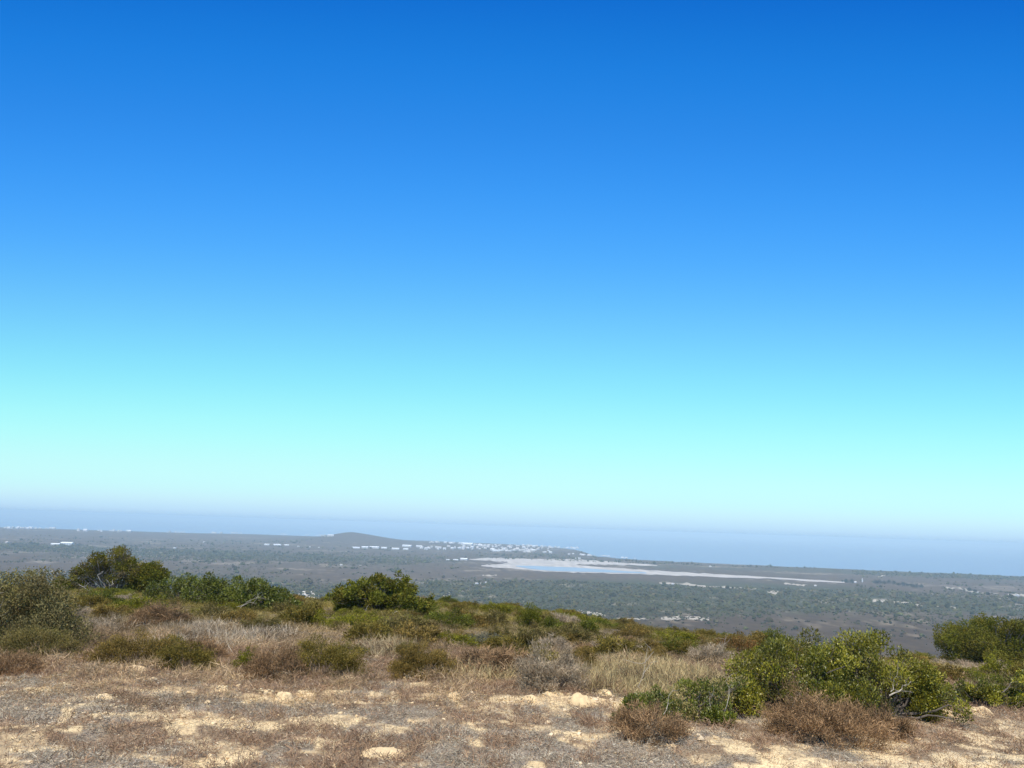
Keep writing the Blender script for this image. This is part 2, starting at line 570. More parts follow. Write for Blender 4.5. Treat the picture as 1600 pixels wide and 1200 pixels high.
for k, (px, py, sc, lab) in enumerate([(87, 851.6, .75, 'small white farm shed left of the long white shed'), (105, 851.9, 1.25, 'long white farm shed on the far plain above the left bush'),
                                       (556, 857, .8, 'white warehouse at the left end of the row below the dark hill'), (570, 856.6, .9, 'second white warehouse from the left below the dark hill'),
                                       (585, 856.8, 1.0, 'third white warehouse from the left below the dark hill'), (600, 857.2, .8, 'fourth white warehouse from the left below the dark hill'),
                                       (618, 858.5, .8, 'low white warehouse beside a sandy yard below the hill'), (634, 859, .7, 'right hand low warehouse before the sandy yard'),
                                       (636, 854.4, 1.1, 'long white roof set back behind the warehouse row'), (655, 855, .9, 'pale long roof at the edge of the town'),
                                       (730, 851.8, 1.6, 'longest white building on the upper edge of the town'), (750, 852.4, .8, 'white block beside the longest town building'),
                                       (775, 861.5, .9, 'white building on the near edge of the town above the salt pan'),
                                       (700, 875.3, .35, 'white hut at the left end of the row before the pan'), (712, 875.3, .4, 'white hut in the middle of the row before the pan'),
                                       (725, 875.2, .75, 'long white roof beside the pan edge'), (903, 873.2, .5, 'white house on the far bank of the salt pan'),
                                       (417, 852, .7, 'grey roofed farm building on the plain left of the hill'), (433, 852.5, .8, 'pale farm building on the plain left of the hill'),
                                       (448, 852.5, .6, 'small pale farm building nearest the hill on its left')]):
    place('shed', SHED if k % 2 == 0 else SHED2, px, py, lab, 'shed', None, rng.normal() * .12, sc * (1.25 if k % 2 else 1))
for px, py, sc, lab in [(11, 848.5, 1.1, 'lone white cottage at the left edge of the far plain'), (24, 849.3, .7, 'small cottage just right of the lone left cottage'), (32, 849.3, .6, 'smallest cottage of the three at the far left'),
                        (273, 857, .9, 'lone white cottage on the plain above the green hedge'), (319, 848, 1.0, 'white cottage below the ridge between the two tree groups'),
                        (466, 854.5, .9, 'white cottage left of the warehouse row'), (484, 855, .8, 'second white cottage left of the warehouse row'), (498, 856, .7, 'third cottage nearest the warehouses'),
                        (533, 883.5, .7, 'small white cottage on the plain above the central tree'), (563, 884.5, .55, 'tiny cottage right of the one above the central tree'),
                        (745, 913, .62, 'left white farmhouse of the three in the dark bush'), (752, 912.8, .55, 'middle white farmhouse of the three in the dark bush'), (759, 910.8, .45, 'white farmhouse with the highest roof in the dark bush'),
                        (766, 914.2, .40, 'half hidden low farmhouse at the right of the bush group'), (1051, 913.2, .62, 'white house standing on the sandy track right of the pan'),
                        (1110, 885.8, .8, 'lone white house in the scrub beyond the pan'), (1336, 910.6, .8, 'white farmhouse beside the round dark trees'), (1274, 916, .6, 'low white hut on the open heath'),
                        (1411, 914.2, .7, 'white farmhouse at the left of the row of dark trees'), (1417, 914.6, .6, 'smaller white farmhouse among the row of dark trees'),
                        (1529, 927, .7, 'white house on the right hand sandy track'), (1580, 931, .7, 'left white house at the right edge of the plain'), (1590, 931.4, .8, 'right white house at the right edge of the plain'),
                        (1364, 889.8, .7, 'white house near the shore on the right'), (512, 942, .8, 'pale house in the sandy clearing left of the central tree'), (475, 931, .6, 'sand coloured house in the clearing behind the hedge'),
                        (489, 936, .55, 'white low house in the clearing behind the hedge')]:
    place('farmhouse', HOUSE[0], px, py, lab, 'house', None, rng.normal() * .4, sc)
place('shed', house_mesh('shed', 26, 9, 3.2, 1.2, (.55, .48, .40), (.46, .40, .34)), 688, 951, 'long beige roofed farm shed right of the central tree', 'shed', None, .1, 1.0)
place('shed', house_mesh('shed', 16, 6, 2.6, 1.0, (.5, .44, .36), (.50, .44, .36)), 480, 927, 'low tan roofed shed in the clearing behind the hedge', 'shed', None, .1, 1.0)
# slim white silo
mb = MB()
tube(mb, [(0, 0, -1), (0, 0, 6), (0, 0, 10)], 2.0, 1.9, (.5, .5, .49), 14)
tube(mb, [(0, 0, 10), (0, 0, 11), (0, 0, 11.8)], 2.1, .1, (.5, .5, .49), 14)
tube(mb, [(2.15, 0, -1), (2.15, 0, 10.5)], .15, .15, (.4, .4, .4), 5)
place('silo', mb.mesh('silo', M_WALL), 1347.5, 909.5, 'slim white silo beside the white farmhouse', 'silo')

# ------------------------------------------------------------------ scrub of the plain
ICO_V, ICO_F = None, None


def ico():
    p = (1 + 5 ** .5) / 2
    v = np.array([(-1, p, 0), (1, p, 0), (-1, -p, 0), (1, -p, 0), (0, -1, p), (0, 1, p), (0, -1, -p), (0, 1, -p), (p, 0, -1), (p, 0, 1), (-p, 0, -1), (-p, 0, 1)], float)
    f = np.array([(0, 11, 5), (0, 5, 1), (0, 1, 7), (0, 7, 10), (0, 10, 11), (1, 5, 9), (5, 11, 4), (11, 10, 2), (10, 7, 6), (7, 1, 8), (3, 9, 4), (3, 4, 2), (3, 2, 6), (3, 6, 8), (3, 8, 9),
                  (4, 9, 5), (2, 4, 11), (6, 2, 10), (8, 6, 7), (9, 8, 1)])
    return unit(v), f


ICO_V, ICO_F = ico()


def bush_cloud(mb, P, rad, hgt, C):
    n = len(P)
    V = ICO_V[None] * (1 + .32 * rng.normal(size=(n, 12, 1)))
    a = rng.uniform(0, 6.28, n)[:, None]
    X, Y, Z = V[..., 0] * np.cos(a) - V[..., 1] * np.sin(a), V[..., 0] * np.sin(a) + V[..., 1] * np.cos(a), V[..., 2]
    W = np.stack([X * rad[:, None], Y * rad[:, None], Z * hgt[:, None]], -1) + P[:, None, :]
    W[..., 2] += (hgt * .55)[:, None]
    F = ICO_F[None] + np.arange(n)[:, None, None] * 12
    c = np.repeat(C[:, None, :], 12, 1) * (1 + .12 * rng.normal(size=(n, 12, 1)))
    mb.add(W.reshape(-1, 3), F.reshape(-1, 3), c.reshape(-1, 3))


def plain_points(n, y0, y1, p):
    y = (y0 ** p + (y1 ** p - y0 ** p) * rng.random(n)) ** (1 / p)
    x = rng.uniform(-.80, .80, n) * y
    return x, y


mb = MB()
x, y = plain_points(105000, 560, 4800, 1.05)
px = pxof(x, y)
den = .30 * fbm(x / 420, y / 900, 120, 4) + .50 * fbm(x / 45, y / 110, 126, 4) + .34 * bands(px, y) + .20 * rng.random(len(x)) - .06
cd = np.interp(px, CO_PX, CO_D)
pan = (px > 720) & (px < 1330) & (y > 2050) & (y < 3400)
keep = (den > .56) & (y < cd - 150) & ~pan
x, y = x[keep], y[keep]
P = np.stack([x, y, H(x, y)], 1)
rad = np.exp(rng.normal(.05, .45, len(x))).clip(.4, 3.2) * (1 + .0003 * y) * (.6 + .9 * fbm(x / 40, y / 70, 170, 2))
bush_cloud(mb, P, rad, rad * rng.uniform(.6, 1.1, len(x)), mixcol([(.042, .046, .016), (.066, .066, .024), (.092, .072, .036), (.058, .062, .028)], len(x), .28))
link('distant_bushland', mb.mesh('distant_bushland', M_FARLEAF), kind='stuff', label='grey green bushland covering the wide plain below', cat='bushland')


def clump_bush_mesh(name, pal, n=9):
    """a bush of the plain: a low mound of small leaf clumps on a short stem"""
    mb = MB()
    tube(mb, [(0, 0, -.4), (.05, 0, .3), (.1, .05, .7)], .09, .04, (.16, .13, .10), 5)
    for k in range(n):
        c = np.array([rng.normal() * .5, rng.normal() * .5, .25 + abs(rng.normal()) * .28])
        q = 34
        d = unit(rng.normal(size=(q, 3)))
        leaves(mb, c + d * rng.uniform(.1, .38, (q, 1)), rdir(q, .5), rng.uniform(.16, .34, q), rng.uniform(.10, .2, q), mixcol(pal, q, .15))
    return mb.mesh(name, M_FARLEAF)


bx = np.concatenate([rng.uniform(1030, 1112, 26), rng.uniform(864, 950, 26), rng.uniform(464, 535, 16), rng.uniform(686, 706, 6)])
by = np.concatenate([rng.uniform(962, 972, 26), rng.uniform(952, 964, 26), rng.uniform(926, 948, 16), rng.uniform(925, 934, 6)])
BUSHES = [clump_bush_mesh('scrub_bush', pal) for pal in ([(.036, .042, .020), (.058, .058, .026)], [(.050, .048, .030), (.068, .062, .034)], [(.034, .034, .020), (.058, .046, .028)], [(.044, .050, .028), (.050, .044, .026)])]
qx = rng.uniform(-20, 1620, 2600)
qy = rng.uniform(935, 1016, 2600) + (qx - 800) * .012
P = cast(qx, qy)
ok = (P[:, 1] > 560) & (P[:, 1] < 1400)
ok &= rng.random(len(P)) < np.where(P[:, 0] > 60, .5, .9)
P = np.concatenate([cast(bx, by, 450), P[ok][:215]])
for p in P:
    o = link('scrub_bush', BUSHES[rng.integers(0, 4)], None, p, rng.uniform(0, 6.28), 'small dark bush dotting the near plain below the hilltop', 'bush', 'dark bushes dotting the near plain')
    s = rng.uniform(1.2, 2.9)
    o.scale = (s * 1.15, s * 1.15, s)


def crown_tree(mb_l, mb_t, clumps, nleaf, L, W, pal, leaf=True, up=.25, shell=.55, bark=(.17, .14, .12), base=(0, 0, 0), tr=.08, pal_by_clump=None, limb=True):
    """leaves in clumps carried by limbs; clumps = (x, y, z, r)"""
    clumps = np.asarray(clumps, float)
    vol = clumps[:, 3] ** 2
    cnt = np.maximum((nleaf * vol / vol.sum()).astype(int), 3)
    base = np.asarray(base, float)
    for k, (cx, cy, cz, r) in enumerate(clumps):
        n = cnt[k]
        d = unit(rng.normal(size=(n, 3)))
        rr = r * (shell + (1 - shell) * rng.random((n, 1)) ** .6) * (1 + .18 * rng.normal(size=(n, 1)))
        pos = np.array([cx, cy, cz]) + d * rr * np.array([1, 1, .8])
        D = unit(d * .6 + rng.normal(size=(n, 3)) * .6 + np.array([0, 0, up]))
        pl = pal if pal_by_clump is None else pal_by_clump[k % len(pal_by_clump)]
        tone = 1 + .16 * rng.normal()
        C = mixcol(pl, n, .16) * np.clip(tone, .7, 1.4)
        (leaves if leaf else blades)(mb_l, pos, D, L * rng.uniform(.6, 1.3, n), W * rng.uniform(.7, 1.3, n), C)
        if limb:
            tube(mb_t, wander(base + np.array([cx * .15, cy * .15, tr]), (cx, cy, cz - r * .2), 7, .10), tr * rng.uniform(.35, .6), tr * .10, np.array(bark) * rng.uniform(.8, 1.2), 5)


def dome_clumps(w, d, h, n, r, zmin=.12, jag=.12):
    """clump centres spread through a dome of width w, depth d, height h"""
    out = []
    while len(out) < n:
        p = rng.uniform(-1, 1, 3)
        p[2] = rng.uniform(zmin, 1)
        q = (p[0] ** 2 + p[1] ** 2 + p[2] ** 2) ** .5
        if q > 1 or (q < .45 and rng.random() < .7):
            continue
        rr = r * rng.uniform(.7, 1.25)
        f = 1 + jag * rng.normal()
        out.append((p[0] * (w / 2 - rr * .8) * f, p[1] * (d / 2 - rr * .8), max(p[2] * (h - rr * .75) * f, rr * .5), rr))
    return out


def spot(px, py, wpx, hpx, far=False):
    """place and real size of something whose foot stands at a photo pixel"""
    if far:
        p = cast([px], [py], 450)[0]
    else:
        ys = np.arange(py, py + 120, 2.)      # a foot hidden behind the crest stands just on it
        Q = cast(np.full(len(ys), px), ys)
        i = int(np.argmax(Q[:, 1] < 56))
        p, hpx = Q[i], hpx + (ys[i] - py)
    dist = float((p - np.array([0, 0, EYE])) @ (RM @ np.array([0, 0, -1.])))
    return p, wpx / FPX * dist, hpx / FPX * dist, dist


def plant(name, parts, p, label, cat, group=None, rz=0):
    e = link(name, None, None, (p[0], p[1], float(H(p[0], p[1])) - .03), rz, label, cat, group)
    e.empty_display_size = .2
    for nm, mb, mat in parts:
        if mb.n:
            link(nm, mb.mesh(nm, mat), e)
    return e


AC = [(.120, .122, .014), (.168, .155, .018), (.076, .082, .011)]
ACO = [(.19, .145, .022), (.14, .122, .018), (.10, .098, .015)]
DKG = [(.115, .125, .013), (.160, .160, .016), (.062, .072, .010)]

# farm trees on the plain: individual, each with trunk and crown
for k, (px, py, w, h) in enumerate([(1323, 911, 10, 7), (1331, 911.5, 9, 7), (1316, 909.5, 5, 4)] + [(1368 + i * 7.2, 911.5 + i * .68 + rng.uniform(-1, 1), rng.uniform(7, 11), rng.uniform(4.5, 8)) for i in range(11)]
                                   + [(1515, 924, 9, 6), (1523, 925, 8, 6), (1507, 924, 6, 4)]):
    p, W, Hh, _ = spot(px, py, w, h, True)
    a, b = MB(), MB()
    crown_tree(a, b, dome_clumps(W, W, Hh, 14, W * .2, .3), 420, W * .09, W * .07, [(.03, .042, .03), (.045, .055, .035)], base=(0, 0, -.5), tr=W * .05)
    lab = 'dark tree standing by the white farmhouse and silo' if k < 3 else ('dark tree in the row behind the far farmhouses' if k < 14 else 'dark tree by the white house on the right hand track')
    grp = 'dark trees by the silo' if k < 3 else ('row of dark trees at the far farm' if k < 14 else 'dark trees on the right hand track')
    plant('farm_tree', [('crown', a, M_FARLEAF), ('trunk', b, M_BARK)], p, lab, 'tree', grp)

# ------------------------------------------------------------------ trees and big shrubs on the hilltop
def acacia(px, py, w, h, label, pals, n=7000, ncl=46, L=.13, Wd=.062, dead=False, shape=None, name='acacia_tree'):
    p, W, Hh, dist = spot(px, py, w, h)
    a, b = MB(), MB()
    cl = dome_clumps(W, W * .75, Hh, ncl, min(Hh * .17, W * .12), .22, .10) if shape is None else [(sx * W / 2, rng.normal() * W * .16, sz * Hh, sr * Hh) for sx, sz, sr in shape]
    if shape is not None:
        cl = cl + [(c[0] + rng.normal() * c[3] * .8, c[1] + rng.normal() * c[3], c[2] + rng.normal() * c[3] * .55, c[3] * rng.uniform(.45, .75)) for c in cl for _ in range(4)] + [(c[0], c[1] + rng.normal() * c[3], c[2] * .45, c[3]) for c in cl if c[2] < .5 * Hh]
    crown_tree(a, b, cl, n, L, Wd, None, True, .3, .3, base=(0, 0, 0), tr=Hh * .022, pal_by_clump=pals)
    parts = [('crown', a, M_FINE), ('trunk', b, M_BARK)]
    if dead:
        for q in dead:
            c = MB()
            pts = wander((q[0] * W, -W * .30, q[1] * Hh), (q[2] * W, -W * .46, q[3] * Hh), 6, .12)
            tube(c, pts, Hh * .014, Hh * .004, (.40, .35, .29), 5)
            for _ in range(3):
                s0 = pts[rng.integers(2, 6)]
                tube(c, wander(s0, s0 + rdir(1, .5)[0] * Hh * .16, 4, .15), Hh * .006, Hh * .002, (.40, .35, .29), 4)
            parts.append(('dead_branch', c, M_BARK))
    return plant(name, parts, p, label, 'tree')


acacia(172, 921, 112, 63, 'tall dark acacia with orange tinged top and bare pale lower branches', [ACO, AC, ACO, [(.12, .095, .045), (.16, .125, .06)]], 22000,
       shape=[(-.75, .30, .20), (-.85, .48, .16), (-.5, .40, .22), (-.35, .62, .22), (-.1, .52, .22), (0, .78, .18), (.18, .88, .15), (.3, .74, .2), (.45, .6, .2), (.6, .66, .18), (.75, .5, .2), (.85, .36, .2), (.5, .36, .2),
              (.15, .6, .2), (-.2, .74, .15), (.1, .92, .10), (-.55, .55, .16), (.9, .52, .14), (-.9, .25, .18), (-.98, .34, .15), (-.8, .14, .18), (-1.02, .2, .14), (.7, .22, .2), (.3, .45, .18)],
       dead=[(.08, .05, .03, .46), (.08, .05, .26, .28), (.06, .03, -.20, .24)])
acacia(236, 925, 66, 50, 'rounded olive acacia pressed against the right side of the tall one', [AC, ACO, AC], 11000, 44)
acacia(597, 957, 156, 58, 'wide solitary olive green tree in the middle of the hilltop', [AC, ACO, AC, [(.13, .135, .018), (.17, .165, .02)]], 26000,
       shape=[(-.85, .38, .20), (-.72, .55, .18), (-.6, .30, .2), (-.5, .62, .2), (-.35, .42, .22), (-.2, .66, .2), (-.12, .86, .15), (.0, .80, .17), (-.3, .80, .12), (.1, .58, .2), (.25, .74, .2), (.38, .84, .13), (.42, .62, .2), (.55, .66, .17),
              (.62, .45, .2), (.5, .32, .2), (.78, .34, .17), (.9, .24, .15), (.95, .36, .1), (.2, .36, .2), (-.05, .34, .2), (-.45, .22, .18), (-.78, .25, .16), (.7, .18, .15), (-.6, .72, .12), (.15, .86, .1), (-.72, .14, .18), (-.35, .12, .2), (.05, .14, .2), (.45, .12, .18), (.85, .12, .14), (-.1, .5, .22), (.25, .45, .22), (-.3, .28, .22), (-.45, .5, .25), (-.42, .32, .24), (-.55, .42, .22)],
       dead=[(.10, .02, .22, .20), (-.02, .02, -.10, .24), (.14, .02, .34, .16)])
acacia(1562, 1031, 170, 70, 'broad dense dark tree with flat rounded crown at the right edge', [AC, [(.125, .115, .018), (.16, .145, .02)], ACO], 46000,
       shape=[(-.86, .42, .19), (-.80, .56, .18), (-.72, .44, .24), (-.75, .32, .18), (-.68, .68, .17), (-.6, .46, .2), (-.5, .78, .15), (-.42, .58, .2), (-.3, .36, .2), (-.28, .82, .16), (-.1, .62, .2), (-.05, .86, .14), (.12, .42, .22), (.15, .8, .16), (.3, .64, .2),
              (.35, .84, .13), (.5, .4, .2), (.52, .74, .18), (.7, .6, .2), (.75, .78, .14), (.85, .4, .2), (.95, .55, .18), (-.55, .26, .18), (.1, .22, .18), (.4, .22, .18), (-.15, .3, .2), (-.82, .44, .15), (-.2, .52, .24), (0, .5, .26), (.2, .52, .24), (-.42, .44, .24), (.02, .7, .22), (.4, .5, .24), (-.6, .3, .22), (-.62, .58, .2), (.6, .5, .24)])


def leafy(px, py, w, h, label, pal, n, L, Wd, ncl=40, cr=.16, depth=.8, name='leafy_shrub', shape=None, dead=None, mat=None, jag=.12, cat='shrub', limb=True, up=.55):
    p, W, Hh, dist = spot(px, py, w, h)
    a, b = MB(), MB()
    cl = dome_clumps(W, W * depth, Hh, ncl, Hh * cr, .08, jag) if shape is None else [(sx * W / 2, sy * W * depth / 2, sz * Hh, sr * Hh) for sx, sy, sz, sr in shape]
    crown_tree(a, b, cl, n, L, Wd, None if isinstance(pal[0][0], (list, tuple)) else pal, True, up, .62, base=(0, 0, 0), tr=min(Hh * .035, .05), bark=(.13, .105, .085),
               pal_by_clump=pal if isinstance(pal[0][0], (list, tuple)) else None, limb=limb)
    parts = [('foliage', a, mat or M_LEAF), ('stem', b, M_BARK)]
    if dead:
        for q in dead:
            c = MB()
            pts = wander((q[0] * W, q[4] * W, q[1] * Hh), (q[2] * W, q[4] * W - .06, q[3] * Hh), 7, .12)
            tube(c, pts, q[5], q[5] * .3, (.42, .36, .28), 6)
            for _ in range(4):
                s0 = pts[rng.integers(2, 7)]
                tube(c, wander(s0, s0 + unit(np.array([rng.normal(), -.3, .5 + rng.normal() * .5])) * Hh * .13, 5, .15), q[5] * .35, q[5] * .12, (.38, .33, .26), 4)
            parts.append(('dead_branch', c, M_BARK))
    return plant(name, parts, p, label, cat, None)


def big_shape(n, prof, seed, r0=.07, r1=.19):
    """clumps filling a profile given as (x, top) pairs from -1 to 1"""
    r_ = np.random.default_rng(seed)
    prof = np.array(prof)
    out = []
    while len(out) < n:
        x, y = r_.uniform(-1, 1), r_.uniform(-1, 1)
        top = np.interp(x, prof[:, 0], prof[:, 1]) * (1 - .45 * y * y)
        z = top * r_.uniform(.08, 1) ** .75
        r = r_.uniform(r0, r1)
        if z > top * .4 or abs(y) > .45:
            out.append((x * .93, y * .85, max(z - r * .8, .05), r))
    return out


def HEDGE(n, prof, seed):
    return big_shape(n, prof, seed, .12, .24)


# dark hedge-like shrubs right of the tall acacia
FLAT = [(-1, .80), (-.6, .95), (0, 1.0), (.6, .93), (1, .80)]
leafy(292, 940, 105, 48, 'dark green rounded shrub touching the acacias on its left', DKG, 9500, .11, .055, shape=HEDGE(46, FLAT, 21), depth=.7)
leafy(352, 945, 120, 54, 'dark green shrub in the middle of the hedge-like row', DKG, 11000, .11, .055, shape=HEDGE(52, FLAT, 22), depth=.7)
leafy(415, 954, 100, 52, 'dark green shrub sloping down at the right end of the hedge-like row', DKG, 9500, .11, .055,
      shape=HEDGE(46, [(-1, .9), (-.5, 1.0), (0, 1.05), (.35, .8), (1, .4)], 23), depth=.7, dead=[(-.28, .15, -.02, .55, -.36, .014), (-.35, .2, .1, .42, -.36, .011)])
# the big glossy shrub on the right
YG = [[(0.275, 0.246, 0.018), (0.194, 0.186, 0.018), (0.337, 0.288, 0.030)], [(0.117, 0.119, 0.013), (0.189, 0.169, 0.017), (0.071, 0.078, 0.011)], [(0.153, 0.144, 0.014), (0.240, 0.200, 0.018), (0.092, 0.093, 0.012)], [(0.092, 0.095, 0.012), (0.153, 0.135, 0.016), (0.122, 0.098, 0.030)]]


leafy(1232, 1118, 205, 136, 'tall glossy yellow green shrub left half of the big right hand thicket', YG, 29000, .043, .020, shape=big_shape(84, [(-1, .40), (-.75, .68), (-.4, .90), (-.1, 1.0), (.3, 1.0), (.6, .97), (1, 1.0)], 3),
      depth=.9, up=.8, dead=[(-.12, .22, -.06, .40, -.38, .009)])
leafy(1376, 1120, 215, 138, 'tall glossy shrub with bare pale branches inside, right half of the thicket', YG, 31000, .043, .020, shape=big_shape(90, [(-1, 1.0), (-.6, .97), (-.2, 1.0), (.1, 1.0), (.4, .90), (.7, .66), (1, .5)], 4),
      depth=.85, up=.8, dead=[(-.10, .36, .04, .52, -.36, .011), (-.09, .40, -.05, .60, -.36, .007)])
leafy(1440, 1122, 75, 75, 'small bright glossy shrub at the right foot of the thicket', YG, 8000, .043, .020, 28, .16, .9, up=.8, limb=False)
leafy(1535, 1106, 150, 56, 'low spreading glossy shrub right of the thicket', YG, 9000, .052, .026, shape=big_shape(60, [(-1, .8), (-.5, .75), (0, .8), (.4, .9), (1, 1)], 5), depth=.6, up=.7)
leafy(1612, 1104, 80, 60, 'leafy shrub cut off by the right edge of the picture', YG, 4200, .052, .027, 24, .17, .9, up=.7)
leafy(1072, 1120, 180, 84, 'straggly small leaved shrub with pale bare twigs left of the thicket', [[(0.132, 0.143, 0.021), (0.202, 0.195, 0.029)], [(0.217, 0.180, 0.058), (0.295, 0.225, 0.078)], [(0.093, 0.105, 0.016), (0.139, 0.150, 0.023)]], 12000, .044, .018,
      shape=big_shape(80, [(-1, .30), (-.6, .70), (-.2, .62), (.2, .80), (.6, .78), (1, .95)], 6), depth=.6, up=.7, dead=[(-.25, .2, -.17, .72, -.27, .005), (.1, .2, .16, .70, -.29, .005), (.25, .2, .30, .92, -.29, .005)])
leafy(985, 1124, 60, 44, 'little dark green shrub at the left foot of the straggly one', DKG, 2200, .045, .02, 18, .2, .9, up=.7)
leafy(1125, 1135, 60, 36, 'small green shrub at the bare sand before the thicket', DKG, 1700, .045, .022, 16, .2, .9, up=.7)

# ------------------------------------------------------------------ low shrubs of the hilltop
PALS = {
    'olive': [(0.182, 0.135, 0.026), (0.226, 0.162, 0.035), (0.121, 0.095, 0.022)],
    'brownolive': [(0.211, 0.140, 0.032), (0.254, 0.167, 0.045), (0.135, 0.095, 0.028)],
    'darkolive': [(0.125, 0.100, 0.026), (0.169, 0.132, 0.035), (0.206, 0.152, 0.061)],
    'yellowgreen': [(.180, .170, .016), (.235, .205, .022), (.130, .122, .016)],
    'green': [(.115, .125, .017), (.160, .155, .022), (.080, .085, .015)],
    'greyblue': [(0.165, 0.150, 0.092), (0.200, 0.179, 0.116), (0.120, 0.109, 0.068)],
    'greytwig': [(0.330, 0.247, 0.156), (0.250, 0.189, 0.120), (0.420, 0.320, 0.208)],
    'red': [(.22, .095, .03), (.18, .105, .035), (.13, .10, .03)],
    'drybrown': [(0.270, 0.160, 0.076), (0.340, 0.209, 0.104), (0.170, 0.102, 0.052)],
    'pink': [(0.420, 0.301, 0.188), (0.500, 0.369, 0.236), (0.330, 0.233, 0.144)],
    'tan': [(0.360, 0.252, 0.096), (0.430, 0.310, 0.128), (0.260, 0.179, 0.068)],
    'greygreen': [(.190, .170, .080), (.245, .215, .110), (.115, .105, .048)],
}


def twiggy(W, D, Hh, pal, n, leafy_part=.6, tw=.012, spread=.9, ll=.07, stemcol=(.16, .12, .09)):
    """a many stemmed bush: stems fan out from the foot and carry short upright sprigs"""
    fo, st = MB(), MB()
    k = 64
    az = rng.uniform(0, 6.28, k)
    el = rng.uniform(.08, 1, k) ** .8
    tip = np.stack([np.cos(az) * W / 2 * np.sqrt(1 - el ** 2 * .9), np.sin(az) * D / 2 * np.sqrt(1 - el ** 2 * .9), Hh * el * rng.uniform(.6, 1.08, k)], 1) * rng.uniform(.72, 1.06, (k, 1))
    for t in tip:
        tube(st, wander((t[0] * .1, t[1] * .1, 0), t * .85, 5, .12), tw * .9, tw * .3, np.array(stemcol) * rng.uniform(.7, 1.4), 4)
    # sprigs gathered round the tips so that tufts and gaps appear
    ti = rng.integers(0, k, n)
    f = rng.random(n) ** .55
    pos = tip[ti] * (.58 + .42 * f[:, None]) + rng.normal(size=(n, 3)) * np.array([W, D, Hh * 1.2]) * .042
    pos[:, 2] = np.clip(pos[:, 2], .01, None)
    D_ = unit(unit(tip[ti]) * .6 + rng.normal(size=(n, 3)) * .6 + np.array([0, 0, .35]))
    tone = (1 + .2 * rng.normal(size=k)).clip(.6, 1.5)[ti][:, None]
    C = mixcol(pal, n, .16) * tone
    m = int(n * leafy_part)
    if m:
        leaves(fo, pos[:m], D_[:m], ll * rng.uniform(.6, 1.4, m), ll * .36 * rng.uniform(.7, 1.3, m), C[:m])
    if n - m:
        blades(fo, pos[m:], D_[m:], ll * 1.9 * rng.uniform(.6, 1.4, n - m), tw * rng.uniform(.6, 1.2, n - m), C[m:], .3)
    return fo, st


def low_shrub(px, py, w, h, pal, label, name='scrub_shrub', n=None, leafy_part=.7, depth=.9, tw=.0065, ll=None, group=None):
    p, W, Hh, dist = spot(px, py, w, h)
    ll = ll or float(np.clip(.0026 * dist, .034, .13))
    n = n or int(np.clip(2.0 * W * Hh / (ll * ll * .10), 2500, 16000))
    fo, st = twiggy(W, min(W * depth, 3.5), Hh, PALS[pal], n, leafy_part, tw, ll=ll)
    dry = leafy_part < .3
    return plant(name, [('twigs' if dry else 'foliage', fo, M_DRY if dry else M_FINE), ('stem', st, M_BARK)], p, label, 'shrub', group)


